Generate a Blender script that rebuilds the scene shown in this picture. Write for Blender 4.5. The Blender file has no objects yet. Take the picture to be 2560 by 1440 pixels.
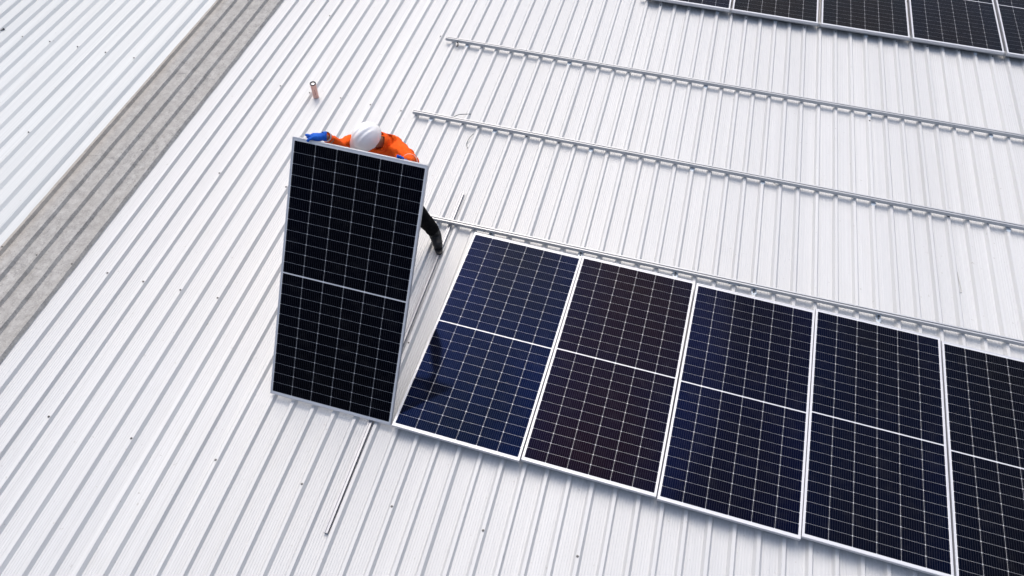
import bpy, bmesh, math, random
from mathutils import Vector, Matrix
random.seed(7)
S = bpy.context.scene
COL = S.collection
PI = math.pi

# ------------------------------------------------------------------ camera
cam_d = bpy.data.cameras.new("camera")
cam = bpy.data.objects.new("camera", cam_d)
COL.objects.link(cam)
R = ((0.95911983, -0.23337642, 0.16007685),
     (0.282787, 0.7683876, -0.57411846),
     (0.01098465, 0.59591605, 0.80297161))
M = Matrix(R).to_4x4()
M.translation = Vector((1.72712184, -2.44687158, 5.79816376))
cam.matrix_world = M
cam_d.sensor_width = 36.0
cam_d.lens = 1851.2286 / 2560 * 36
cam_d.clip_start = 0.05
cam_d.clip_end = 3000
S.camera = cam

# ------------------------------------------------------------------ light
SUN_EL, SUN_AZ = math.radians(55), math.radians(-27)      # azimuth from +Y, negative = towards -X
world = bpy.data.worlds.new("World")
S.world = world
world.use_nodes = True
wn = world.node_tree
wn.nodes.clear()
sky = wn.nodes.new("ShaderNodeTexSky")
sky.sky_type = 'NISHITA'
sky.sun_disc = False
sky.sun_elevation = SUN_EL
sky.sun_rotation = SUN_AZ
sky.air_density = 1.0
sky.dust_density = 3.0
hs = wn.nodes.new("ShaderNodeHueSaturation")
hs.inputs['Saturation'].default_value = 0.72
# overcast: the cloud layer is about three times as bright overhead as at the horizon
wtc = wn.nodes.new("ShaderNodeTexCoord")
wsp = wn.nodes.new("ShaderNodeSeparateXYZ")
wma = wn.nodes.new("ShaderNodeMath")
wma.operation = 'MULTIPLY_ADD'
wma.use_clamp = False
wma.inputs[1].default_value = 1.65
wma.inputs[2].default_value = 0.14
wmx = wn.nodes.new("ShaderNodeMath")
wmx.operation = 'MAXIMUM'
wmx.inputs[1].default_value = 0.30
wsc = wn.nodes.new("ShaderNodeVectorMath")
wsc.operation = 'SCALE'
wn.links.new(wtc.outputs['Generated'], wsp.inputs[0])
wn.links.new(wsp.outputs[2], wma.inputs[0])
wn.links.new(wma.outputs[0], wmx.inputs[0])
bg = wn.nodes.new("ShaderNodeBackground")
bg.inputs['Strength'].default_value = 0.15
wo = wn.nodes.new("ShaderNodeOutputWorld")
wn.links.new(sky.outputs[0], hs.inputs['Color'])
wn.links.new(hs.outputs[0], wsc.inputs[0])
wn.links.new(wmx.outputs[0], wsc.inputs['Scale'])
wn.links.new(wsc.outputs[0], bg.inputs['Color'])
wn.links.new(bg.outputs[0], wo.inputs['Surface'])

sd = bpy.data.lights.new("sun", 'SUN')
sd.energy = 1.1
sd.angle = math.radians(46)
sd.color = (1.0, 0.885, 0.735)
sun = bpy.data.objects.new("sun", sd)
COL.objects.link(sun)
sdir = Vector((math.sin(SUN_AZ) * math.cos(SUN_EL), math.cos(SUN_AZ) * math.cos(SUN_EL), math.sin(SUN_EL)))
sun.rotation_euler = sdir.to_track_quat('Z', 'Y').to_euler()
sun.location = sdir * 30

S.view_settings.view_transform = 'Standard'
S.view_settings.look = 'None'
S.view_settings.exposure = 0.36
S.view_settings.gamma = 1.0
S.view_settings.use_curve_mapping = False
S.render.engine = 'CYCLES'
S.cycles.max_bounces = 6

# ------------------------------------------------------------------ helpers
def mat(name, color, rough=0.5, metal=0.0, ior=1.5, bump=None, spec=0.5):
    m = bpy.data.materials.new(name)
    m.use_nodes = True
    b = m.node_tree.nodes['Principled BSDF']
    b.inputs['Base Color'].default_value = (*color, 1)
    b.inputs['Roughness'].default_value = rough
    b.inputs['Metallic'].default_value = metal
    b.inputs['IOR'].default_value = ior
    b.inputs['Specular IOR Level'].default_value = spec
    return m

class NT:
    """small node-tree builder"""
    def __init__(self, m):
        self.t = m.node_tree
        self.b = self.t.nodes['Principled BSDF']
    def n(self, kind, **kw):
        x = self.t.nodes.new("ShaderNode" + kind)
        for k, v in kw.items():
            setattr(x, k, v)
        return x
    def link(self, a, b):
        self.t.links.new(a, b)
    def val(self, inp, v):
        if hasattr(v, 'links'):
            self.link(v, inp)
        else:
            inp.default_value = v
    def math(self, op, a, b=0.0, c=None, clamp=False):
        x = self.n("Math", operation=op, use_clamp=clamp)
        self.val(x.inputs[0], a)
        self.val(x.inputs[1], b)
        if c is not None:
            self.val(x.inputs[2], c)
        return x.outputs[0]
    def coord(self, scale=(1, 1, 1), kind='Object', rot=(0, 0, 0)):
        tc = self.n("TexCoord")
        mp = self.n("Mapping")
        mp.inputs['Scale'].default_value = scale
        mp.inputs['Rotation'].default_value = rot
        self.link(tc.outputs[kind], mp.inputs['Vector'])
        return mp.outputs[0]
    def noise(self, vec, scale=1.0, detail=3.0, rough=0.55):
        x = self.n("TexNoise")
        x.inputs['Scale'].default_value = scale
        x.inputs['Detail'].default_value = detail
        x.inputs['Roughness'].default_value = rough
        self.link(vec, x.inputs['Vector'])
        return x.outputs['Fac']
    def ramp(self, fac, stops):
        x = self.n("ValToRGB")
        e = x.color_ramp.elements
        while len(e) < len(stops):
            e.new(0.5)
        for el, (p, c) in zip(e, stops):
            el.position = p
            el.color = c if len(c) == 4 else (*c, 1)
        self.link(fac, x.inputs[0])
        return x.outputs[0]
    def mix(self, fac, a, b, mode='MIX'):
        x = self.n("Mix", data_type='RGBA', blend_type=mode)
        self.val(x.inputs['Factor'], fac)
        for i, v in ((6, a), (7, b)):
            if hasattr(v, 'links'):
                self.link(v, x.inputs[i])
            else:
                x.inputs[i].default_value = (*v, 1) if len(v) == 3 else v
        return x.outputs[2]
    def bump(self, h, strength=0.3, dist=0.01):
        x = self.n("Bump")
        x.inputs['Strength'].default_value = strength
        x.inputs['Distance'].default_value = dist
        self.link(h, x.inputs['Height'])
        self.link(x.outputs[0], self.b.inputs['Normal'])

def obj(name, me_or_bm, m=None, parent=None, smooth=False):
    if isinstance(me_or_bm, bmesh.types.BMesh):
        me = bpy.data.meshes.new(name)
        me_or_bm.normal_update()
        me_or_bm.to_mesh(me)
        me_or_bm.free()
    else:
        me = me_or_bm
    if m is not None and not me.materials:
        me.materials.append(m)
    if smooth:
        for p in me.polygons:
            p.use_smooth = True
    o = bpy.data.objects.new(name, me)
    COL.objects.link(o)
    if parent is not None:
        o.parent = parent
    return o

def tag(o, label, cat, group=None, kind=None):
    if label: o['label'] = label
    if cat: o['category'] = cat
    if group: o['group'] = group
    if kind: o['kind'] = kind
    return o

def thing(name, label, cat, loc=(0, 0, 0), rot=(0, 0, 0), group=None):
    o = bpy.data.objects.new(name, None)
    o.empty_display_size = 0.1
    COL.objects.link(o)
    o.location = loc
    o.rotation_euler = rot
    return tag(o, label, cat, group)

def box(bm, lo, hi):
    x0, y0, z0 = lo
    x1, y1, z1 = hi
    v = [bm.verts.new(p) for p in ((x0, y0, z0), (x1, y0, z0), (x1, y1, z0), (x0, y1, z0),
                                   (x0, y0, z1), (x1, y0, z1), (x1, y1, z1), (x0, y1, z1))]
    for f in ((3, 2, 1, 0), (4, 5, 6, 7), (0, 1, 5, 4), (1, 2, 6, 5), (2, 3, 7, 6), (3, 0, 4, 7)):
        bm.faces.new([v[i] for i in f])

def bevel(bm, w=0.002, seg=1):
    bmesh.ops.bevel(bm, geom=list(bm.edges), offset=w, segments=seg, affect='EDGES')

def cyl(bm, p0, p1, r0, r1=None, n=16, cap=True):
    p0, p1 = Vector(p0), Vector(p1)
    r1 = r0 if r1 is None else r1
    q = (p1 - p0).to_track_quat('Z', 'Y')
    rings = []
    for p, r in ((p0, r0), (p1, r1)):
        rings.append([bm.verts.new(p + q @ Vector((r * math.cos(2 * PI * i / n), r * math.sin(2 * PI * i / n), 0))) for i in range(n)])
    for i in range(n):
        j = (i + 1) % n
        bm.faces.new((rings[0][i], rings[0][j], rings[1][j], rings[1][i]))
    if cap:
        bm.faces.new(rings[0][::-1])
        bm.faces.new(rings[1])

def lathe(bm, prof, n=32):
    rings = []
    for r, z in prof:
        rings.append([bm.verts.new((r * math.cos(2 * PI * i / n), r * math.sin(2 * PI * i / n), z)) for i in range(n)])
    for a, b in zip(rings, rings[1:]):
        for i in range(n):
            j = (i + 1) % n
            bm.faces.new((a[i], a[j], b[j], b[i]))
    return rings

def extrude_profile(bm, prof, axis_pts, closed=True):
    """prof: list of (a, z); axis_pts: list of functions giving the point"""
    rings = [[bm.verts.new(f(a, z)) for a, z in prof] for f in axis_pts]
    n = len(prof)
    for A, B in zip(rings, rings[1:]):
        for i in range(n if closed else n - 1):
            j = (i + 1) % n
            bm.faces.new((A[i], A[j], B[j], B[i]))
    if closed:
        bm.faces.new(rings[0][::-1])
        bm.faces.new(rings[-1])

def tube(bm, pts, r, n=8):
    pts = [Vector(p) for p in pts]
    rings = []
    for i, p in enumerate(pts):
        d = (pts[min(i + 1, len(pts) - 1)] - pts[max(i - 1, 0)]).normalized()
        q = d.to_track_quat('Z', 'Y')
        rings.append([bm.verts.new(p + q @ Vector((r * math.cos(2 * PI * k / n), r * math.sin(2 * PI * k / n), 0))) for k in range(n)])
    for A, B in zip(rings, rings[1:]):
        for k in range(n):
            j = (k + 1) % n
            bm.faces.new((A[k], A[j], B[j], B[k]))
    bm.faces.new(rings[0][::-1])
    bm.faces.new(rings[-1])

def curve_pts(ctrl, n=8):
    """Catmull-Rom through the control points"""
    c = [Vector(p) for p in ctrl]
    c = [c[0] * 2 - c[1]] + c + [c[-1] * 2 - c[-2]]
    out = []
    for i in range(1, len(c) - 2):
        for k in range(n):
            t = k / n
            p0, p1, p2, p3 = c[i - 1:i + 3]
            out.append(0.5 * ((2 * p1) + (p2 - p0) * t + (2 * p0 - 5 * p1 + 4 * p2 - p3) * t * t + (3 * p1 - p0 - 3 * p2 + p3) * t ** 3))
    out.append(c[-2])
    return out

# ------------------------------------------------------------------ materials
def make_roof_paint():
    m = mat("white_painted_steel", (0.74, 0.74, 0.75), 0.42)
    t = NT(m)
    v1 = t.coord((9, 0.10, 1))
    v2 = t.coord((60, 0.35, 1))
    v3 = t.coord((1, 1, 1))
    s1 = t.noise(v1, 1.0, 4)
    s2 = t.noise(v2, 1.0, 2)
    big = t.noise(v3, 0.35, 3)
    tc = t.n("TexCoord")
    sp = t.n("SeparateXYZ")
    t.link(tc.outputs['Object'], sp.inputs[0])
    # one tint per sheet (four ribs wide)
    sheet = t.math('FLOOR', t.math('DIVIDE', t.math('ADD', sp.outputs[0], 100.07), 0.784))
    wn_ = t.n("TexWhiteNoise", noise_dimensions='1D')
    t.link(sheet, wn_.inputs['W'])
    c = t.ramp(s1, [(0.25, (0.515, 0.520, 0.520)), (0.5, (0.565, 0.572, 0.575)), (0.75, (0.595, 0.604, 0.610))])
    c = t.mix(0.38, c, t.ramp(s2, [(0.35, (0.45, 0.452, 0.452)), (0.65, (0.64, 0.648, 0.650))]))
    c = t.mix(t.math('MULTIPLY', wn_.outputs['Value'], 0.60), c, (0.480, 0.490, 0.500))
    pan = t.math('FLOOR', t.math('DIVIDE', t.math('ADD', sp.outputs[0], 100.0), 0.196))
    wp = t.n("TexWhiteNoise", noise_dimensions='1D')
    t.link(pan, wp.inputs['W'])
    c = t.mix(t.math('MULTIPLY', wp.outputs['Value'], 0.45), c, (0.49, 0.50, 0.51))
    c = t.mix(t.ramp(big, [(0.45, (0, 0, 0)), (0.75, (0.35, 0.35, 0.35))]), c, (0.50, 0.50, 0.495))
    # the older sheets beyond the rooflight are slightly blue-green
    left = t.math('LESS_THAN', sp.outputs[0], -4.3)
    c = t.mix(t.math('MULTIPLY', left, 0.85), c, t.mix(1.0, c, (0.92, 0.955, 0.96), 'MULTIPLY'))
    sc = t.noise(t.coord((1.6, 0.7, 1), 'Object', (0, 0, 0.5)), 2.6, 6, 0.75)
    c = t.mix(t.ramp(sc, [(0.57, (0, 0, 0)), (0.78, (0.28, 0.28, 0.28))]), c, (0.42, 0.41, 0.39))
    # dust specks
    spk = t.noise(t.coord((1, 1, 1)), 26, 2, 0.5)
    c = t.mix(t.ramp(spk, [(0.715, (0, 0, 0)), (0.76, (0.6, 0.6, 0.6))]), c, (0.35, 0.34, 0.32))
    t.link(c, t.b.inputs['Base Color'])
    r = t.math('MULTIPLY_ADD', s1, 0.25, 0.30)
    t.link(r, t.b.inputs['Roughness'])
    h = t.math('ADD', t.math('MULTIPLY', t.noise(t.coord((14, 0.9, 1)), 1, 2), 1.0), t.math('MULTIPLY', s2, 0.12))
    t.bump(h, 0.25, 0.004)
    return m

def make_skylight():
    m = mat("weathered_fibreglass", (0.40, 0.39, 0.37), 0.75, spec=0.3)
    t = NT(m)
    base = t.noise(t.coord((1, 1, 1)), 14, 4, 0.6)
    # short criss-crossing fibres
    fib = t.ramp(t.noise(t.coord((1, 1, 1)), 62, 2, 0.5), [(0.56, (0, 0, 0)), (0.66, (1, 1, 1))])
    drk = t.ramp(t.noise(t.coord((1, 1, 1), 'Object', (0.4, 0.2, 0.7)), 48, 2, 0.5), [(0.57, (0, 0, 0)), (0.70, (1, 1, 1))])
    c = t.ramp(base, [(0.28, (0.235, 0.232, 0.225)), (0.5, (0.335, 0.330, 0.320)), (0.75, (0.435, 0.430, 0.418))])
    c = t.mix(t.math('MULTIPLY', fib, 0.60), c, (0.50, 0.49, 0.465))
    c = t.mix(t.math('MULTIPLY', drk, 0.70), c, (0.20, 0.195, 0.185))
    big = t.noise(t.coord((3, 0.8, 1)), 1.3, 3)
    c = t.mix(t.ramp(big, [(0.4, (0, 0, 0)), (0.7, (0.4, 0.4, 0.4))]), c, (0.33, 0.315, 0.29))
    # brown lichen along the left lap
    tc = t.n("TexCoord")
    sp = t.n("SeparateXYZ")
    t.link(tc.outputs['Object'], sp.inputs[0])
    e = t.math('ADD', sp.outputs[0], t.math('MULTIPLY', t.noise(t.coord((6, 6, 1)), 3, 3), 0.07))
    e = t.ramp(t.math('MULTIPLY_ADD', e, 1.0, 4.58), [(0.05, (1, 1, 1)), (0.19, (0, 0, 0))])
    c = t.mix(t.math('MULTIPLY', e, 0.45), c, (0.37, 0.325, 0.27))
    # rib crests and sides keep grime
    g = t.noise(t.coord((30, 1.2, 1)), 1, 3)
    c = t.mix(t.ramp(g, [(0.5, (0, 0, 0)), (0.8, (0.35, 0.35, 0.35))]), c, (0.22, 0.21, 0.19))
    t.link(c, t.b.inputs['Base Color'])
    t.bump(t.math('ADD', base, t.math('MULTIPLY', fib, 0.5)), 0.5, 0.004)
    return m

def make_cells():
    m = mat("solar_cell_glass", (0.004, 0.006, 0.02), 0.06, ior=1.165)
    t = NT(m)
    uv = t.n("UVMap")
    sp = t.n("SeparateXYZ")
    t.link(uv.outputs[0], sp.inputs[0])
    oi = t.n("ObjectInfo")
    fu = t.math('FRACT', t.math('MULTIPLY', sp.outputs[0], 10.0))
    d = t.math('ABSOLUTE', t.math('SUBTRACT', fu, 0.5))
    line = t.math('LESS_THAN', d, 0.030)
    # random film-colour drift per cell, plus angled sky reflection painted in as bluer side edges
    v = t.coord((1, 1, 1))
    a = t.noise(v, 0.9, 2)
    geo = t.n("Attribute", attribute_name="cell_tint", attribute_type='GEOMETRY')
    tcx = t.n("TexCoord")
    sx = t.n("SeparateXYZ")
    t.link(tcx.outputs['Generated'], sx.inputs[0])
    edge = t.math('POWER', t.math('ABSOLUTE', t.math('MULTIPLY_ADD', sx.outputs[0], 2.0, -1.0)), 2.0)
    k = t.math('ADD', t.math('MULTIPLY', geo.outputs['Fac'], 0.08), t.math('MULTIPLY_ADD', edge, 0.22, t.math('MULTIPLY', a, 0.9)))
    base = t.mix(t.ramp(k, [(0.36, (0, 0, 0)), (0.78, (1, 1, 1))]), oi.outputs['Color'],
                 t.mix(1.0, oi.outputs['Color'], (0.45, 1.10, 1.9), 'MULTIPLY'))
    c = t.mix(line, t.mix(1.0, base, (0.12, 0.12, 0.12), 'MULTIPLY'), (0.060, 0.060, 0.075))
    dust = t.noise(t.coord((1, 1, 1)), 5.5, 6, 0.7)
    c = t.mix(t.ramp(dust, [(0.52, (0, 0, 0)), (0.80, (0.035, 0.035, 0.035))]), c, (0.22, 0.22, 0.22))
    t.link(c, t.b.inputs['Base Color'])
    # anti-reflection film: what little is reflected takes the film's colour
    vm = t.n("VectorMath", operation='SCALE')
    t.link(base, vm.inputs[0])
    vm.inputs['Scale'].default_value = 18.0
    t.link(vm.outputs[0], t.b.inputs['Specular Tint'])
    sm = t.noise(t.coord((1, 1, 1)), 2.2, 5, 0.65)
    t.link(t.math('MULTIPLY_ADD', sm, 0.10, 0.03), t.b.inputs['Roughness'])
    return m

def make_alu(name, c, r, metal, streak=(2, 60, 60)):
    m = mat(name, c, r, metal)
    t = NT(m)
    s = t.noise(t.coord(streak), 1, 3)
    t.link(t.mix(1.0, c, t.ramp(s, [(0.3, (0.86, 0.86, 0.87)), (0.7, (1, 1, 1))]), 'MULTIPLY'), t.b.inputs['Base Color'])
    t.link(t.math('MULTIPLY_ADD', s, 0.2, r - 0.1), t.b.inputs['Roughness'])
    return m

def make_cloth(name, c1, c2, scale=7, bump=0.6, rough=0.85):
    m = mat(name, c1, rough, spec=0.25)
    t = NT(m)
    v = t.coord((1, 1, 1))
    a = t.noise(v, scale, 4, 0.6)
    w = t.noise(v, 420, 1)
    t.link(t.ramp(a, [(0.3, c1), (0.7, c2)]), t.b.inputs['Base Color'])
    h = t.math('ADD', a, t.math('MULTIPLY', w, 0.05))
    t.bump(h, bump, 0.03)
    return m

M_ROOF = make_roof_paint()
M_SKY = make_skylight()
M_CELL = make_cells()
M_BACK = mat("white_backsheet_glass", (0.60, 0.61, 0.64), 0.10)
M_FRAME = make_alu("anodised_frame", (0.58, 0.59, 0.62), 0.42, 0.3)
M_RAIL = make_alu("extruded_aluminium", (0.47, 0.485, 0.505), 0.42, 0.3)
M_ZINC = make_alu("galvanised_bracket", (0.50, 0.56, 0.62), 0.42, 0.6, (30, 30, 30))
M_BOLT = mat("dark_steel_bolt", (0.09, 0.095, 0.10), 0.45, 0.7)
M_SCREW = make_alu("weathered_screw", (0.13, 0.13, 0.13), 0.5, 0.5, (90, 90, 90))
M_SEAL = mat("bluish_sealant", (0.58, 0.65, 0.70), 0.25)
M_BLACK = mat("black_plastic", (0.012, 0.012, 0.014), 0.45)
M_WIRE = mat("green_black_wire", (0.03, 0.05, 0.05), 0.45)
M_STEELW = mat("bent_steel_wire", (0.32, 0.33, 0.33), 0.4, 0.6)
M_GROUND = mat("yard_concrete", (0.22, 0.23, 0.20), 0.9)
_t = NT(M_GROUND)
_t.link(_t.ramp(_t.noise(_t.coord((1, 1, 1)), 0.15, 5), [(0.3, (0.16, 0.18, 0.13)), (0.7, (0.28, 0.28, 0.26))]), _t.b.inputs['Base Color'])

# ------------------------------------------------------------------ roof
TH = 0.0325                       # the ribs run this much off the panel rows
ZT, ZP = -0.091, -0.124           # rib crest, pan
CT = [(-33, -6.607), (-29, -5.795), (-25, -4.967), (-23, -4.551), (-21, -4.142), (-19, -3.737), (-17, -3.331),
      (-15, -2.932), (-11, -2.131), (-7, -1.341), (-3, -0.557), (-1, -0.163), (1, 0.223), (5, 0.990), (9, 1.763),
      (13, 2.545), (17, 3.325), (19, 3.733), (23, 4.512), (25, 4.905), (27, 5.302), (29, 5.712)]
KZ = (5.798 - ZT) / (5.798 + 0.088)
CT = [(n, 1.647 + (u - 1.647) * KZ) for n, u in CT]
def rib_u(n):
    if n <= CT[0][0]: return CT[0][1] + (n - CT[0][0]) * 0.2035
    if n >= CT[-1][0]: return CT[-1][1] + (n - CT[-1][0]) * 0.2
    for (a, ua), (b, ub) in zip(CT, CT[1:]):
        if a <= n <= b:
            return ua + (ub - ua) * (n - a) / (b - a)
def near_rib(u):
    return min(range(-60, 60), key=lambda n: abs(rib_u(n) - u))
CO, SI = math.cos(TH), math.sin(TH)
def uv_of(x, y): return (x * CO + y * SI, -x * SI + y * CO)
def xy_of(u, v): return (u * CO - v * SI, u * SI + v * CO)

def rib_profile(n0, n1, lift=0.0, jit=True, micro=True):
    rnd = random.Random(11)
    js = {}
    for n in range(-200, 200):
        js[n] = (rnd.uniform(-.0025, .0025), rnd.uniform(-.004, .004), rnd.uniform(-.002, .002))
    P = []
    for n in range(n0, n1 + 1):
        u = rib_u(n)
        a, b, c = js[n] if jit else (0, 0, 0)
        if n < -23:
            P += [(u - 0.044, ZP + lift), (u - 0.0145, ZP + 0.026 + lift), (u + 0.0145, ZP + 0.026 + a + lift), (u + 0.045 + b, ZP + lift)]
            continue
        P += [(u - 0.0345 + c, ZP + lift), (u - 0.0150, ZT - 0.0015 + a + lift), (u - 0.0132, ZT + a + lift), (u + 0.0132, ZT + a + lift),
              (u + 0.0150, ZT - 0.0015 + a + lift), (u + 0.0335 + b, ZP + lift)]
        if micro and n < n1:
            u2 = rib_u(n + 1)
            L0, L1 = u + 0.042, u2 - 0.042
            k = 5
            w = (L1 - L0) / k
            for i in range(k):
                q = L0 + (i + 0.5) * w
                P += [(q - 0.0038, ZP + lift), (q - 0.0014, ZP + 0.0021 + lift), (q + 0.0014, ZP + 0.0021 + lift), (q + 0.0038, ZP + lift)]
    return P

roof = bpy.data.objects.new
bm = bmesh.new()
extrude_profile(bm, rib_profile(-130, 130), [lambda a, z, v=v: (a, v, z) for v in (-22, -8, 0, 8, 20, 40)], closed=False)
roof = obj("roof", bm, M_ROOF)
roof.rotation_euler = (0, 0, TH)
tag(roof, "white ribbed steel roof the panels, rails and worker stand on", "roof", kind='structure')

# rooflight strip: fibreglass sheets lapped one over the next up the slope
laps = [-12.0, -8.7, -5.4, -2.2, 0.885, 2.47, 4.06, 5.58, 7.1, 10.3, 13.5, 16.8, 20.0]
for i, (a, b) in enumerate(zip(laps, laps[1:])):
    P = [(u, z) for u, z in rib_profile(-23, -19, 0.006, jit=False, micro=False) if u > rib_u(-23) - 0.027 and u < rib_u(-19) + 0.047]
    P = [(rib_u(-23) - 0.020, ZT + 0.002)] + P
    bm = bmesh.new()
    rn = random.Random(i)
    nst = max(6, int((b - a) / 0.12))
    rows = []
    for k in range(nst + 1):
        v = a - 0.12 + (b - a + 0.12) * k / nst
        lift = 0.0022 * (1 - k / nst) + 0.0012
        row = []
        for j, (u, z) in enumerate(P):
            du = rn.uniform(-.0022, .0022) if j in (0, len(P) - 1) else rn.uniform(-.0012, .0012)
            row.append(bm.verts.new((u + du, v + (rn.uniform(-.02, .02) if k == 0 else 0), z + lift + rn.uniform(-.0012, .0012))))
        rows.append(row)
    for A, B in zip(rows, rows[1:]):
        for j in range(len(P) - 1):
            bm.faces.new((A[j], A[j + 1], B[j + 1], B[j]))
    s = obj("skylight_sheet", bm, M_SKY, roof)
    md = s.modifiers.new("thick", 'SOLIDIFY')
    md.thickness = 0.003
    md.offset = -1

# roof screws with washers
SC = [(-15, -.652), (-11, -.651), (-7, -.645), (-3, -.655), (1, -.644), (5, -.643), (9, -.650),
      (-27, 2.471), (-15, 2.437), (-11, 2.436), (-33, 4.048), (-31, 4.05), (-29, 4.049), (-27, 4.039), (-25, 4.034),
      (-17, 4.01), (-15, 4.006), (-13, 3.982), (-11, 3.989), (-9, 3.968), (-7, 3.961), (-17, .876), (-15, .873), (-13, .875), (-11, .882),
      (-1, .873), (-15, 5.547), (-3, 3.931), (1, 3.919), (3, 3.907), (23, 3.887), (25, 3.891), (27, 3.889), (5, 2.385), (9, 2.382),
      (13, 2.362), (17, 2.371), (25, 2.359), (7, 6.998), (9, 7.007), (13, 6.996), (17, 7.007), (19, 7.014), (23, 7.013), (25, 7.004),
      (27, 7.014), (29, 7.009), (-23, .894), (-21, .89), (-19, .881), (-7, 5.502), (21, 5.27), (-21, 5.565), (-20, 2.53)]
bm = bmesh.new()
for v in lathe(bm, [(0.0, 0.0101), (0.0045, 0.0100), (0.0052, 0.0085), (0.0052, 0.0030), (0.0095, 0.0024), (0.0105, 0.0)], 12):
    pass
bmesh.ops.remove_doubles(bm, verts=bm.verts, dist=1e-5)
scr_me = bpy.data.meshes.new("roof_screw")
bm.to_mesh(scr_me)
bm.free()
scr_me.materials.append(M_SCREW)
for n, v in SC:
    o = obj("roof_screw", scr_me, None, roof)
    z = ZT + (0.008 if -23 <= n <= -19 else -0.005 if n < -23 else 0.001)
    o.location = (rib_u(n) + random.uniform(-.003, .003), -2.502 + (v + 2.502) * KZ, z)
    o.rotation_euler = (random.uniform(-.05, .05), random.uniform(-.05, .05), random.uniform(0, 3))

bm = bmesh.new()
bmesh.ops.create_grid(bm, x_segments=1, y_segments=1, size=1500)
g = obj("ground", bm, M_GROUND)
g.location = (0, 0, -8)
tag(g, None, None, kind='structure')

# ------------------------------------------------------------------ solar panels
PW, PL, PD = 1.134, 2.278, 0.035
def make_panel(label):
    t = thing("solar_panel", label, "solar panel")
    # frame: four bars, lip 1.6 mm above the glass
    bm = bmesh.new()
    lw = 0.0095
    z1, z0 = 0.0, -PD
    # outer ring profile swept with mitres
    def ring(off, z): return [(off, off, z), (PW - off, off, z), (PW - off, PL - off, z), (off, PL - off, z)]
    prof = [(0.0, z0), (0.0, z1 - 0.001), (0.001, z1), (lw, z1), (lw, z1 - 0.006), (0.003, z1 - 0.006), (0.003, z0 + 0.002), (0.026, z0 + 0.002), (0.026, z0)]
    rings = [[bm.verts.new(p) for p in ring(o_, z_)] for o_, z_ in prof]
    for A, B in zip(rings, rings[1:] + rings[:1]):
        for i in range(4):
            j = (i + 1) % 4
            bm.faces.new((A[i], A[j], B[j], B[i]))
    bmesh.ops.recalc_face_normals(bm, faces=bm.faces)
    obj("frame", bm, M_FRAME, t)
    bm = bmesh.new()
    box(bm, (0.0035, 0.0035, -0.0058), (PW - 0.0035, PL - 0.0035, -0.0022))
    obj("backsheet", bm, M_BACK, t)
    # half-cut cells: 6 columns, 2 x 12 rows, corners clipped
    bm = bmesh.new()
    uvl = bm.loops.layers.uv.new("UVMap")
    tint = bm.faces.layers.float.new("cell_tint")
    mx, my, mid, gx, gy = 0.0195, 0.029, 0.0115, 0.0016, 0.0014
    cw = (PW - 2 * mx - 5 * gx) / 6
    ch = (PL - 2 * my - mid - 22 * gy) / 24
    ch_ = 0.0046
    for half in range(2):
        for r in range(12):
            y0 = my + half * (12 * ch + 11 * gy + mid) + r * (ch + gy)
            for c in range(6):
                x0 = mx + c * (cw + gx)
                pts = [(ch_, 0), (cw - ch_, 0), (cw, ch_), (cw, ch - ch_), (cw - ch_, ch), (ch_, ch), (0, ch - ch_), (0, ch_)]
                f = bm.faces.new([bm.verts.new((x0 + a, y0 + b, -0.0017)) for a, b in pts])
                f[tint] = random.random()
                for l, (a, b) in zip(f.loops, pts):
                    l[uvl].uv = (a / cw, b / ch)
    c = obj("solar_cells", bm, M_CELL, t)
    c.color = (0.006, 0.008, 0.024, 1)
    return t

def dup_tree(o, parent=None):
    c = o.copy()
    COL.objects.link(c)
    if parent is not None:
        c.parent = parent
    for ch in [x for x in bpy.data.objects if x.parent == o]:
        dup_tree(ch, c)
    return c

def cells_of(o):
    return [x for x in o.children if x.name.startswith("solar_cells")][0]

GR1 = "solar panels of the near row"
GR2 = "solar panels of the far row"
proto = make_panel("dark solar panel stood on its lower edge and held by the worker")
row = [
    (0.0, 0.0, 0.0, (0.0026, 0.0080, 0.030), "blue tinted solar panel lying flat right beside the panel the worker holds"),
    (1.1459, 0.018, 0.0023, (0.012, 0.006, 0.016), "plum brown solar panel lying second from the worker in the near row"),
    (2.2905, 0.0088, -0.0014, (0.007, 0.009, 0.032), "navy solar panel in the middle of the near row, its corner below its right neighbour"),
    (3.4319, 0.0335, -0.0019, (0.006, 0.010, 0.030), "solar panel fourth in the near row, pushed slightly higher than its neighbours"),
    (4.5834, 0.0009, 0.0, (0.005, 0.008, 0.020), "solar panel at the right end of the near row, cut off by the picture edge"),
]
for x, y, rz, tc, lab in row:
    o = dup_tree(proto)
    o['label'] = lab
    o['group'] = GR1
    o.location = (x, y, 0)
    o.rotation_euler = (0, 0, rz)
    cells_of(o).color = (*tc, 1)
far = [  # cell tints lightened to paint in the sky reflected at a grazing angle
    (0.940, 7.055, (0.016, 0.018, 0.040), "leftmost visible solar panel of the far row, only its bottom corner showing"),
    (2.105, 7.089, (0.030, 0.023, 0.021), "brownish solar panel second from the left in the far row"),
    (3.285, 7.121, (0.031, 0.023, 0.022), "brown black solar panel in the middle of the far row"),
    (4.455, 7.150, (0.025, 0.021, 0.028), "solar panel with its white mid line just in view in the far row"),
    (5.625, 7.179, (0.026, 0.021, 0.026), "solar panel in the top right corner of the picture"),
]
for x, y, tc, lab in far:
    o = dup_tree(proto)
    o['label'] = lab
    o['group'] = GR2
    o.location = (x, y, 0)
    o.rotation_euler = (0, 0, 0.025)
    cells_of(o).color = (*tc, 1)
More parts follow.
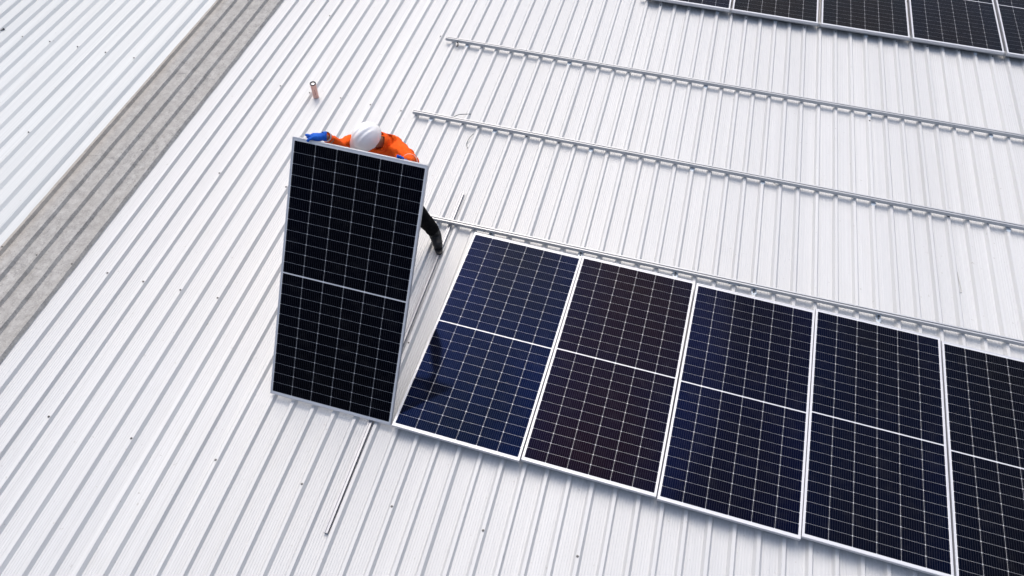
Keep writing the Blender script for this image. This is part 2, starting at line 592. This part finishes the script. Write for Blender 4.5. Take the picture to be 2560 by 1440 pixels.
# the panel held up by the worker
UPM = Matrix.Rotation(0.0158, 4, 'Z') @ Matrix.Rotation(0.0104, 4, 'Y') @ Matrix.Rotation(0.9314, 4, 'X')
UPM.translation = Vector((-1.1605, -0.0020, -0.047))
proto.matrix_world = UPM
proto.location = UPM.to_translation()
proto.rotation_euler = UPM.to_euler()
cells_of(proto).color = (0.0014, 0.0030, 0.009, 1)  # tint darkened to paint in the dim reflection on the tilted glass
for k in (0.25, 0.5, 0.75):
    bm = bmesh.new()
    box(bm, (PW * k - 0.04, PL / 2 - 0.05, -0.020), (PW * k + 0.04, PL / 2 + 0.05, -0.0061))
    bevel(bm, 0.004)
    obj("junction_box", bm, M_BLACK, proto)

# ------------------------------------------------------------------ mounting rails
RH, RW = 0.042, 0.040
def rail_profile():
    h, w = RH, RW / 2
    # open slot in the top, small lips, one groove down each side
    return [(-w, 0), (w, 0), (w, h * 0.42), (w - 0.002, h * 0.46), (w - 0.002, h * 0.54), (w, h * 0.58), (w, h), (0.006, h), (0.006, h - 0.004),
            (0.011, h - 0.004), (0.011, h - 0.014), (-0.011, h - 0.014), (-0.011, h - 0.004), (-0.006, h - 0.004), (-0.006, h), (-w, h),
            (-w, h * 0.58), (-w + 0.002, h * 0.54), (-w + 0.002, h * 0.46), (-w, h * 0.42)]

def foot_mesh_front():
    """L-foot: upright plate on the near side of the rail, base on the rib crest"""
    bm = bmesh.new()
    box(bm, (-0.022, -RW / 2 - 0.0060, -0.0130), (0.022, -RW / 2 - 0.0010, 0.026))
    box(bm, (-0.022, -RW / 2 - 0.052, -0.0130), (0.022, -RW / 2 - 0.0062, -0.0085))
    return bm
def foot_mesh_rear():
    bm = bmesh.new()
    box(bm, (-0.022, RW / 2 + 0.0010, -0.0130), (0.022, RW / 2 + 0.0060, 0.026))
    box(bm, (-0.022, -RW / 2 - 0.020, -0.0130), (0.022, RW / 2 + 0.0008, -0.0075))
    return bm

def mesh_from(bm, name, m):
    bm.normal_update()
    me = bpy.data.meshes.new(name)
    bm.to_mesh(me)
    bm.free()
    me.materials.append(m)
    return me
bm = foot_mesh_front(); bevel(bm, 0.001); FOOT_F = mesh_from(bm, "l_foot", M_ZINC)
bm = foot_mesh_rear(); bevel(bm, 0.001); FOOT_R = mesh_from(bm, "l_foot", M_ZINC)
bm = bmesh.new(); cyl(bm, (0, 0, 0), (0, -0.011, 0), 0.0085, n=6); cyl(bm, (0, -0.0112, 0), (0, -0.016, 0), 0.0045, n=10)
BOLT_F = mesh_from(bm, "bolt", M_BOLT)
bm = bmesh.new(); cyl(bm, (0, 0, 0), (0, 0, 0.007), 0.0085, n=6)
BOLT_V = mesh_from(bm, "bolt", M_BOLT)
bm = bmesh.new()
_ring = [bm.verts.new(((0.030 + 0.006 * math.sin(3 * a + 1) + 0.003 * math.sin(7 * a)) * math.cos(a) * 0.85, (0.046 + 0.010 * math.sin(2 * a + 2)) * math.sin(a), 0.0)) for a in [2 * PI * i / 28 for i in range(28)]]
_top = [bm.verts.new((v.co.x * 0.7, v.co.y * 0.7, 0.0022)) for v in _ring]
for i in range(28):
    bm.faces.new((_ring[i], _ring[(i + 1) % 28], _top[(i + 1) % 28], _top[i]))
bm.faces.new(_top)
SEAL = mesh_from(bm, "sealant_pad", M_SEAL)

def mounting_rail(label, p0, p1, feet, front, splices=(), ztop=-PD, group="aluminium mounting rails across the ribs"):
    """p0, p1: the rail's centre line ends (x, y)"""
    p0, p1 = Vector((*p0, 0)), Vector((*p1, 0))
    L = (p1 - p0).length
    ang = math.atan2(p1.y - p0.y, p1.x - p0.x)
    zb = ztop - RH
    t = thing("mounting_rail", label, "rail", (p0.x, p0.y, zb), (0, 0, ang), group)
    bm = bmesh.new()
    extrude_profile(bm, rail_profile(), [lambda a, z, s=s: (s, a, z) for s in (0.0, L)])
    bmesh.ops.recalc_face_normals(bm, faces=bm.faces)
    obj("rail_bar", bm, M_RAIL, t)
    for x in feet:
        s = (x - p0.x) / math.cos(ang)
        # snap the foot to the nearest rib crest
        px, py = p0.x + s * math.cos(ang), p0.y + s * math.sin(ang)
        u, v = uv_of(px, py)
        s += (rib_u(near_rib(u)) - u) / math.cos(ang - TH)
        f = obj("l_foot", FOOT_F if front else FOOT_R, None, t)
        f.location = (s, 0, 0)
        if front:
            b = obj("bolt", BOLT_F, None, f)
            b.location = (0, -RW / 2 - 0.006, 0.008)
            b = obj("bolt", BOLT_V, None, f)
            b.location = (0, -RW / 2 - 0.032, -0.0085)
            c = obj("sealant_pad", SEAL, None, f)
            c.location = (0, -RW / 2 - 0.034, -0.0136)
        else:
            c = obj("sealant_pad", SEAL, None, f)
            c.location = (0, -RW / 2 - 0.012, -0.0136)
    for x in splices:
        s = (x - p0.x) / math.cos(ang)
        bm = bmesh.new()
        if front:
            box(bm, (s - 0.075, -RW / 2 - 0.0045, 0.002), (s + 0.075, -RW / 2 - 0.0005, 0.018))
        else:
            box(bm, (s - 0.001, -RW / 2 - 0.0012, 0.0), (s + 0.001, -RW / 2 + 0.0002, RH))
        sp = obj("splice_plate", bm, M_ZINC, t)
        if front:
            for d in (-0.05, 0.05):
                b = obj("bolt", BOLT_F, None, sp)
                b.location = (s + d, -RW / 2 - 0.0045, 0.010)
                b.scale = (0.7, 0.5, 0.7)
    return t

hw = RW / 2
mounting_rail("long rail nearest the far solar row, a black strap dangling at its left end", (-1.421, 5.418 - hw), (7.2, 5.663 - hw),
              (-1.147, .233, 1.98, 3.944, 5.326), False, (-1.16,))
mounting_rail("middle one of the three bare rails, starting above the worker's shoulder", (-1.310, 3.930 - hw), (7.2, 4.138 - hw),
              (-1.082, -.29, .86, 2.035, 2.804, 3.958, 5.369), False)
mounting_rail("rail running just above the near panel row with bolted front feet", (-1.25, 2.380 - hw), (7.2, 2.580 - hw),
              (.152, 1.105, 2.078, 2.866, 4.03, 5.6), True, (-0.0 + 0.02, 2.66))
mounting_rail("rail hidden in the gap under the far solar row's lower edge", (0.85, 7.125), (7.2, 7.285),
              (1.928, 2.733, 3.899, 5.29), False)

# loose rail length lying along the ribs, partly under the raised panel
b0, b1 = Vector((-0.178, -0.985, 0)), Vector((-0.330, 2.86, 0))
ang = math.atan2(b1.y - b0.y, b1.x - b0.x)
bm = bmesh.new()
# lying on its side: the open slot faces right
extrude_profile(bm, [(.016, .036), (.001, .036), (.000, .029), (-.006, .029), (-.007, .036), (-.016, .036), (-.016, 0), (.016, 0), (.016, .010), (.002, .010), (.002, .026), (.016, .026)],
                [lambda a, z, s=s: (s, -a, z) for s in (0.0, (b1 - b0).length)])
bmesh.ops.recalc_face_normals(bm, faces=bm.faces)
o = obj("loose_rail", bm, make_alu("mill_aluminium", (0.33, 0.34, 0.37), 0.40, 0.45))
o.location = (b0.x, b0.y, ZP + 0.0012)
o.rotation_euler = (0, 0, ang)
tag(o, "loose shiny rail lying lengthwise in a roof trough under the raised panel", "rail")

# ------------------------------------------------------------------ small things on the roof
t = thing("tumbler", "small pink metal tumbler standing alone on the white roof", "tumbler", (-2.575, 3.885, ZP + 0.0012), (0.02, 0.0, 0.6))
M_PINK = make_alu("salmon_lacquer", (0.86, 0.50, 0.41), 0.38, 0.10, (3, 3, 40))
M_STEEL = mat("brushed_steel", (0.62, 0.62, 0.63), 0.28, 0.9)
M_DARK = mat("dark_gasket", (0.03, 0.03, 0.03), 0.4)
bm = bmesh.new()
r = lathe(bm, [(0.030, 0.0), (0.0335, 0.003), (0.0338, 0.02), (0.0350, 0.10), (0.0368, 0.198), (0.0368, 0.205), (0.0345, 0.206)], 40)
bm.faces.new(r[0][::-1])
obj("body", bm, M_PINK, t, True)
bm = bmesh.new()
lathe(bm, [(0.0369, 0.2015), (0.0375, 0.206), (0.0365, 0.211), (0.0325, 0.211), (0.0315, 0.204), (0.0315, 0.198)], 40)
obj("rim", bm, M_DARK, t, True)
bm = bmesh.new()
r = lathe(bm, [(0.0314, 0.199), (0.024, 0.200), (0.022, 0.205), (0.010, 0.206), (0.001, 0.206)], 40)
bm.faces.new(r[-1])
obj("lid", bm, M_STEEL, t, True)
# the worn dark red lettering running down its side (too small to read in the photo)
bm = bmesh.new()
rn = random.Random(3)
a0 = -1.55
z = 0.058
while z < 0.142:
    h = rn.uniform(0.005, 0.009)
    for w0, w1, q0, q1 in ((-.09, -.05, 0, 1), (.03, .08, 0, rn.choice((.5, 1))), (-.05, .03, 0, .3), (-.05, .03, rn.choice((.5, .7)), .95)):
        rr = 0.0338 + (z - 0.02) * 0.0165 + 0.0004
        vs = [bm.verts.new((rr * math.cos(a0 + w), rr * math.sin(a0 + w), z + h * q)) for w, q in ((w0, q0), (w1, q0), (w1, q1), (w0, q1))]
        bm.faces.new(vs)
    z += h + 0.002
obj("lettering", bm, mat("dark_red_ink", (0.22, 0.03, 0.03), 0.5), t)

def wire(name, pts, r, m, label, cat):
    bm = bmesh.new()
    tube(bm, curve_pts(pts, 8), r, 8)
    o = obj(name, bm, m, None, True)
    return tag(o, label, cat)
zp = ZP + 0.003
wire("wire_offcut", [(-.83, 4.00, ZT + .004), (-.78, 4.045, ZT + .012), (-.72, 4.08, ZT + .006), (-.655, 4.121, zp + .02)], .0042, M_WIRE,
     "short dark wire offcut lying behind the middle bare rail", "wire")
wire("wire_offcut", [(-.512, 3.785, ZT + .003), (-.535, 3.72, ZT - .002), (-.548, 3.66, zp + .008), (-.535, 3.60, zp), (-.500, 3.548, zp)], .0036, M_WIRE,
     "curved dark wire offcut lying in front of the middle bare rail", "wire")
wire("bent_wire", [(4.838, 3.30, zp), (4.845, 3.20, zp), (4.858, 3.10, zp), (4.862, 3.045, zp), (4.845, 3.03, zp), (4.832, 3.07, zp), (4.830, 3.20, zp)], .0034, M_STEELW,
     "hairpin shaped steel wire lying on the roof at the far right", "wire")
wire("wire_offcut", [(2.93, 4.05, zp), (2.97, 4.02, zp + .006), (3.00, 4.045, zp + .003), (3.03, 3.99, zp)], .003, M_STEELW,
     "tiny grey wire curl under the middle bare rail, right of centre", "wire")
wire("strap_end", [(-1.262, 5.380, ZT + .02), (-1.246, 5.365, ZT + .022), (-1.236, 5.338, ZT + .010), (-1.246, 5.312, ZT + .004)], .0075, M_BLACK,
     "short black strap end dangling under the left end of the far rail", "strap")
bm = bmesh.new()
cyl(bm, (0, 0, 0.012), (0, 0.014, 0.012), 0.012, n=6)
cyl(bm, (0, -0.045, 0.010), (0, -0.0005, 0.012), 0.0052, n=10)
o = obj("loose_bolt", bm, M_BLACK)
o.location = (-7.11, 3.915, ZP + .002)
o.rotation_euler = (0, 0, -0.35)
tag(o, "loose black bolt lying on the roof at the picture's left edge", "bolt")

# ------------------------------------------------------------------ the worker
M_SKIN = make_cloth("skin", (0.30, 0.15, 0.095), (0.36, 0.19, 0.125), 9, 0.15, 0.5)
M_ORANGE = make_cloth("orange_cotton", (0.72, 0.075, 0.004), (0.85, 0.12, 0.006), 9, 0.8, 0.9)
M_TROUS = make_cloth("black_cotton", (0.004, 0.004, 0.005), (0.007, 0.007, 0.008), 10, 0.8, 0.9)
M_TROUS.node_tree.nodes['Principled BSDF'].inputs['Specular IOR Level'].default_value = 0.06
M_BOOT = make_cloth("black_leather", (0.008, 0.008, 0.009), (0.020, 0.020, 0.022), 30, 0.5, 0.5)
M_GLOVE = make_cloth("blue_knit", (0.005, 0.075, 0.42), (0.012, 0.12, 0.56), 30, 0.5, 0.75)
M_TAPE = mat("reflective_tape", (0.55, 0.55, 0.56), 0.35, 0.3)
M_HELM = mat("white_helmet_plastic", (0.86, 0.86, 0.86), 0.3)
M_HAIR = mat("black_hair", (0.008, 0.007, 0.006), 0.5)
M_EYE = mat("eye", (0.5, 0.5, 0.5), 0.2)

def skin_mesh(name, verts, edges, radii, m, parent, sub=2, root=0, disp=0.0, dscale=0.12):
    me = bpy.data.meshes.new(name)
    me.from_pydata([tuple(v) for v in verts], edges, [])
    o = bpy.data.objects.new(name, me)
    COL.objects.link(o)
    md = o.modifiers.new("skin", 'SKIN')
    md.use_smooth_shade = True
    sv = me.skin_vertices[0].data
    for i, r in enumerate(radii):
        rr = r if isinstance(r, tuple) else (r, r)
        sv[i].radius = rr
        sv[i].use_root = (i == root)
    ss = o.modifiers.new("sub", 'SUBSURF')
    ss.levels = sub
    ss.render_levels = sub
    if disp:
        tx = bpy.data.textures.new(name + "_folds", 'CLOUDS')
        tx.noise_scale = dscale
        dm = o.modifiers.new("folds", 'DISPLACE')
        dm.texture = tx
        dm.strength = disp
        dm.mid_level = 0.5
    dg = bpy.context.evaluated_depsgraph_get()
    new = bpy.data.meshes.new_from_object(o.evaluated_get(dg))
    new.name = name
    bpy.data.objects.remove(o)
    new.materials.clear()
    new.materials.append(m)
    for p in new.polygons:
        p.use_smooth = True
    r = bpy.data.objects.new(name, new)
    COL.objects.link(r)
    if parent is not None:
        r.parent = parent
    return r

def chainskin(name, chains, m, parent, **kw):
    """chains: list of lists of (point, radius); a chain may start with the index key of an earlier vertex"""
    V, E, Rr, keys = [], [], [], {}
    for ch in chains:
        prev = None
        for it in ch:
            if isinstance(it, str):
                prev = keys[it]
                continue
            p, r = it[0], it[1]
            V.append(Vector(p)); Rr.append(r)
            i = len(V) - 1
            if len(it) > 2:
                keys[it[2]] = i
            if prev is not None:
                E.append((prev, i))
            prev = i
    return skin_mesh(name, V, E, Rr, m, parent, **kw)

pers = thing("person", "person in orange jacket and white helmet leaning over the raised solar panel", "person", (-0.68, 2.0, ZT))
pinv = Matrix.Translation((-0.68, 2.0, ZT)).inverted()
PER = bpy.data.objects.new
body_parts = []
def pp(o):
    """parts are modelled in world space: move them under the person"""
    o.parent = pers
    o.matrix_parent_inverse = pinv
    return o

HC = Vector((-0.738, 1.765, 1.535))                 # head centre
UPV = Vector((0.02, -0.50, 0.86)).normalized()      # crown of the bowed head
FW = Vector((-0.55, -0.72, -0.35))
FW = (FW - UPV * FW.dot(UPV)).normalized()
RT = FW.cross(UPV).normalized()
neck = Vector((-0.675, 1.885, 1.39))
Lsh, Rsh = Vector((-0.535, 1.895, 1.335)), Vector((-0.905, 1.865, 1.335))
Lel, Rel = Vector((-0.325, 1.70, 1.405)), Vector((-0.955, 1.64, 1.475))
Lwr, Rwr = Vector((-0.255, 1.490, 1.655)), Vector((-0.918, 1.447, 1.772))
chest, waist, pel = Vector((-0.71, 1.985, 1.22)), Vector((-0.73, 2.06, 1.00)), Vector((-0.735, 2.06, 0.82))
Lhip, Rhip = Vector((-0.650, 2.055, 0.76)), Vector((-0.835, 2.055, 0.76))
Lkn, Rkn = Vector((-0.500, 2.035, 0.42)), Vector((-0.950, 1.95, 0.40))
Lan, Ran = Vector((-0.368, 2.115, 0.030)), Vector((-1.02, 2.08, 0.033))
Lto, Rto = Vector((-0.305, 2.010, -0.060)), Vector((-1.06, 1.94, -0.055))

body = chainskin("body", [
    [(pel, (0.135, 0.11), 'pel'), (waist, (0.125, 0.10), 'waist'), (chest, (0.125, 0.09), 'chest'), (neck, 0.058, 'neck'),
     (HC - UPV * 0.075 - FW * 0.01, 0.062, 'jaw'), (HC - UPV * 0.015, (0.080, 0.092), 'head'), (HC + UPV * 0.07, 0.075)],
    ['head', (HC + FW * 0.098 - UPV * 0.03, 0.014)],
    ['head', (HC - RT * 0.084 - UPV * 0.03, 0.018)],
    ['head', (HC + RT * 0.084 - UPV * 0.03, 0.018)],
    ['chest', (Lsh + Vector((0, 0, -0.02)), 0.045), (Lel, 0.036), (Lwr, 0.028)],
    ['chest', (Rsh + Vector((0, 0, -0.02)), 0.045), (Rel, 0.036), (Rwr, 0.028)],
    ['pel', (Lhip, 0.085), (Lkn, 0.056), (Lan + Vector((0, 0, -0.02)), 0.030), (Lan.lerp(Lto, 0.45), 0.016)],
    ['pel', (Rhip, 0.085), (Rkn, 0.056), (Ran + Vector((0, 0, -0.02)), 0.030), (Ran.lerp(Rto, 0.45), 0.016)],
], M_SKIN, None)
pp(body)
def orb(name, p, r, m):
    bm = bmesh.new()
    bmesh.ops.create_uvsphere(bm, u_segments=12, v_segments=8, radius=r, matrix=Matrix.Translation(p))
    return pp(obj(name, bm, m, None, True))
for s in (-1, 1):
    orb("eye", HC + FW * 0.082 + RT * 0.032 * s - UPV * 0.008, 0.011, M_EYE)

def lerp(a, b, t): return a + (b - a) * t
jacket = chainskin("jacket", [
    [(pel + Vector((0, 0, 0.02)), (0.175, 0.145), 'pel'), (waist, (0.170, 0.145)), (chest, (0.190, 0.155), 'chest'), (lerp(chest, neck, 0.7), (0.115, 0.10), 'col'), (neck, 0.070)],
    ['chest', (Lsh, 0.092), (lerp(Lsh, Lel, 0.5), 0.080), (Lel, 0.070), (lerp(Lel, Lwr, 0.5), 0.062), (lerp(Lel, Lwr, 1.02), 0.046)],
    ['chest', (Rsh, 0.090), (lerp(Rsh, Rel, 0.5), 0.072), (Rel, 0.058), (lerp(Rel, Rwr, 0.5), 0.047), (lerp(Rel, Rwr, 1.0), 0.037)],
], M_ORANGE, None, disp=0.030, dscale=0.055, sub=3)
from mathutils import noise as mn
_me = jacket.data
_no = [v.normal.copy() for v in _me.vertices]
for v, nn in zip(_me.vertices, _no):
    p = v.co
    w = Vector((p.x * 9 + 2.2 * mn.noise(p * 7), p.y * 9, p.z * 16 + 2.0 * mn.noise(p * 5 + Vector((3, 1, 2)))))
    f = 1 - abs(mn.noise(w)) * 2.2
    v.co = p + nn * (0.012 * f - 0.006)
pp(jacket)
# collar ring
bm = bmesh.new()
q = (HC - neck).to_track_quat('Z', 'Y')
prev = None
rows = []
for k, (r, h) in enumerate(((0.086, -0.01), (0.090, 0.02), (0.088, 0.055), (0.080, 0.057), (0.078, 0.02), (0.070, -0.01))):
    rows.append([bm.verts.new(neck + q @ Vector((r * math.cos(a), r * 0.95 * math.sin(a), h + 0.006 * math.sin(3 * a)))) for a in [2 * PI * i / 24 for i in range(24)]])
for A, B in zip(rows, rows[1:]):
    for i in range(24):
        bm.faces.new((A[i], A[(i + 1) % 24], B[(i + 1) % 24], B[i]))
pp(obj("collar", bm, M_ORANGE, None, True))
def band(name, a, b, r, w, m):
    d = (b - a).normalized()
    qq = d.to_track_quat('Z', 'Y')
    bm = bmesh.new()
    rows = []
    for h, rr in ((-w / 2, r - 0.002), (-w / 2, r), (w / 2, r * 0.98), (w / 2, r * 0.98 - 0.002)):
        rows.append([bm.verts.new(a + qq @ Vector((rr * math.cos(t_), rr * math.sin(t_), h + 0.004 * math.sin(2 * t_ + 1)))) for t_ in [2 * PI * i / 28 for i in range(28)]])
    for A, B in zip(rows, rows[1:]):
        for i in range(28):
            bm.faces.new((A[i], A[(i + 1) % 28], B[(i + 1) % 28], B[i]))
    return pp(obj(name, bm, m, None, True))
band("reflective_band", lerp(Lel, Lwr, 0.58), Lwr, 0.066, 0.026, M_TAPE)
band("cuff", lerp(Rel, Rwr, 0.97), Rwr + (Rwr - Rel), 0.040, 0.02, M_TAPE)

trous = chainskin("trousers", [
    [(pel + Vector((0, 0, 0.10)), (0.150, 0.125)), (pel, (0.158, 0.135), 'pel')],
    ['pel', (Lhip, 0.108), (lerp(Lhip, Lkn, 0.5), 0.096), (Lkn, 0.082), (lerp(Lkn, Lan, 0.5), 0.080), (lerp(Lkn, Lan, 0.80), 0.072), (lerp(Lkn, Lan, 0.94), 0.066)],
    ['pel', (Rhip, 0.108), (lerp(Rhip, Rkn, 0.5), 0.096), (Rkn, 0.082), (lerp(Rkn, Ran, 0.5), 0.080), (lerp(Rkn, Ran, 0.80), 0.072), (lerp(Rkn, Ran, 0.94), 0.066)],
], M_TROUS, None, disp=0.018, dscale=0.09, root=1)
pp(trous)
for an, to, kn_ in ((Lan, Lto, Lkn), (Ran, Rto, Rkn)):
    sh = (kn_ - an).normalized()
    d = (to - an); d.z = 0; d.normalize()
    b = chainskin("boot", [[(an + sh * 0.22, 0.064), (an + sh * 0.13, 0.067), (an + sh * 0.05, 0.070), (an + Vector((0, 0, -0.040)) - d * 0.01, (0.068, 0.068)),
                            (an + d * 0.09 + Vector((0, 0, -0.055)), (0.070, 0.056)), (an + d * 0.150 + Vector((0, 0, -0.066)), (0.066, 0.046))]], M_BOOT, None)
    pp(b)
    bm = bmesh.new()
    sd_ = d.cross(Vector((0, 0, 1)))
    ring = []
    for i in range(24):
        a = 2 * PI * i / 24
        f_ = math.cos(a)
        ring.append(an + d * (0.070 + 0.122 * f_) + sd_ * (0.050 - 0.007 * (1 - f_)) * math.sin(a))
    lo = [bm.verts.new((p.x, p.y, ZT + 0.001)) for p in ring]
    hi = [bm.verts.new((p.x, p.y, ZT + 0.026)) for p in ring]
    for i in range(24):
        bm.faces.new((lo[i], lo[(i + 1) % 24], hi[(i + 1) % 24], hi[i]))
    bm.faces.new(lo[::-1]); bm.faces.new(hi)
    s_ = obj("sole", bm, M_BLACK, b)

# gloves: palm plus four fingers and a thumb each
topL = UPM @ Vector((0, PL, 0)); topR = UPM @ Vector((PW, PL, 0))
ex = (topR - topL).normalized()                              # along the top edge
en = (UPM.to_3x3() @ Vector((0, 0, 1))).normalized()         # out of the glass
ey = (UPM.to_3x3() @ Vector((0, 1, 0))).normalized()         # up along the panel
def E(x, y, n): return topL + ex * x + ey * y + en * n       # x along edge, y above it, n in front of it
# right hand: lies along the top edge, index pointing left, thumb over the front
xw = 0.249
g = chainskin("glove", [
    [(Rwr, 0.034), (E(xw - 0.8 * 0.03, 0.035, -0.030), 0.033), (E(xw - 0.8 * 0.075, 0.032, -0.026), (0.040, 0.024), 'palm'), (E(xw - 0.8 * 0.105, 0.030, -0.022), (0.036, 0.021), 'kn')],
    ['kn', (E(xw - 0.8 * 0.135, 0.030, -0.010), 0.0125), (E(xw - 0.8 * 0.165, 0.032, -0.012), 0.0115), (E(xw - 0.8 * 0.190, 0.028, -0.014), 0.010)],
    ['kn', (E(xw - 0.8 * 0.130, 0.026, -0.0280), 0.0125), (E(xw - 0.8 * 0.165, 0.020, -0.046), 0.0115), (E(xw - 0.8 * 0.192, 0.004, -0.050), 0.010)],
    ['kn', (E(xw - 0.8 * 0.120, 0.014, -0.052), 0.012), (E(xw - 0.8 * 0.145, -0.006, -0.056), 0.011), (E(xw - 0.8 * 0.160, -0.034, -0.054), 0.0095)],
    ['palm', (E(xw - 0.8 * 0.095, 0.008, -0.054), 0.011), (E(xw - 0.8 * 0.110, -0.016, -0.056), 0.010), (E(xw - 0.8 * 0.120, -0.040, -0.053), 0.009)],
    ['palm', (E(xw - 0.8 * 0.100, 0.022, 0.000), 0.0145), (E(xw - 0.8 * 0.128, 0.006, 0.014), 0.0125), (E(xw - 0.8 * 0.146, -0.016, 0.014), 0.0115)],
], M_GLOVE, None)
pp(g)
band("glove_cuff", lerp(Rwr, E(xw - 0.8 * 0.03, 0.035, -0.030), 0.3), E(xw - 0.8 * 0.075, 0.032, -0.026), 0.038, 0.03, M_GLOVE)
# left hand: comes up behind the panel, finger ends hook over the edge
xl = 0.890
g = chainskin("glove", [
    [(Lwr, 0.033), (E(xl + 0.01, -0.095, -0.075), (0.040, 0.026), 'palm'), (E(xl, -0.055, -0.068), (0.034, 0.020), 'kn')],
    ['kn', (E(xl - 0.024, -0.020, -0.056), 0.0120), (E(xl - 0.018, 0.010, -0.044), 0.0120), (E(xl - 0.014, 0.021, -0.018), 0.0115)],
    ['kn', (E(xl - 0.004, -0.018, -0.056), 0.0120), (E(xl + 0.002, 0.010, -0.046), 0.0120), (E(xl + 0.006, 0.020, -0.016), 0.0115)],
    ['kn', (E(xl + 0.016, -0.024, -0.056), 0.0115), (E(xl + 0.020, 0.002, -0.050), 0.0110), (E(xl + 0.022, 0.014, -0.030), 0.0105)],
    ['kn', (E(xl + 0.034, -0.034, -0.056), 0.0105), (E(xl + 0.038, -0.010, -0.050), 0.0095), (E(xl + 0.040, 0.004, -0.044), 0.009)],
    ['palm', (E(xl - 0.040, -0.085, -0.060), 0.0140), (E(xl - 0.062, -0.062, -0.050), 0.012), (E(xl - 0.076, -0.040, -0.047), 0.011)],
], M_GLOVE, None)
pp(g)

# hair under the helmet
bm = bmesh.new()
bmesh.ops.create_uvsphere(bm, u_segments=24, v_segments=14, radius=1.0)
Mh = Matrix((( RT.x, FW.x, UPV.x, 0), (RT.y, FW.y, UPV.y, 0), (RT.z, FW.z, UPV.z, 0), (0, 0, 0, 1)))
for v in bm.verts:
    x, y, z_ = v.co
    p = Vector((x * 0.088, y * 0.100 - 0.016, z_ * 0.095 + 0.002))
    v.co = HC + Mh.to_3x3() @ p
pp(obj("hair", bm, M_HAIR, None, True))
# chin strap shadow side: beard/strap
# helmet shell
bm = bmesh.new()
nu, nv = 56, 22
rows = []
for j in range(nv + 1):
    ph = (PI / 2) * j / nv          # 0 = crown, pi/2 = rim
    row = []
    for i in range(nu):
        a = 2 * PI * i / nu
        sx, sy, sz = math.sin(ph) * math.cos(a), math.sin(ph) * math.sin(a), math.cos(ph)
        x, y, z_ = 0.108 * sx, 0.125 * sy, 0.119 * (max(sz, 0) ** 0.95) - 0.0
        # three crown ridges running front to back
        for xc, hh, ww in ((0.0, 0.0070, 0.015), (0.043, 0.0050, 0.009), (-0.043, 0.0050, 0.009)):
            fall = max(0.0, 1 - (abs(y) / 0.106) ** 4)
            z_ += hh * math.exp(-((x - xc) / ww) ** 4) * fall * (sz > 0.25)
        if j == nv:
            fr = max(0.0, math.sin(a))
            x *= 1.07; y = y * 1.06 + 0.034 * fr ** 2
            z_ -= 0.010 + 0.012 * fr
        if j == nv - 1:
            z_ -= 0.004
        row.append(bm.verts.new(HC + Mh.to_3x3() @ Vector((x, y + 0.002, z_ + 0.022))))
    rows.append(row)
for A, B in zip(rows, rows[1:]):
    for i in range(nu):
        bm.faces.new((A[i], A[(i + 1) % nu], B[(i + 1) % nu], B[i]))
bmesh.ops.remove_doubles(bm, verts=bm.verts, dist=1e-5)
bmesh.ops.recalc_face_normals(bm, faces=bm.faces)
h = pp(obj("helmet", bm, M_HELM, None, True))
md = h.modifiers.new("thick", 'SOLIDIFY'); md.thickness = 0.003; md.offset = 1
for s in (-1, 1):
    bm = bmesh.new()
    o_ = HC + Mh.to_3x3() @ Vector((0.112 * s, 0.01, 0.012))
    bmesh.ops.create_cube(bm, size=1.0, matrix=Matrix.Translation(o_) @ Mh @ Matrix.Diagonal((0.010, 0.028, 0.016, 1)))
    obj("strap_slot", bm, M_HELM, h)
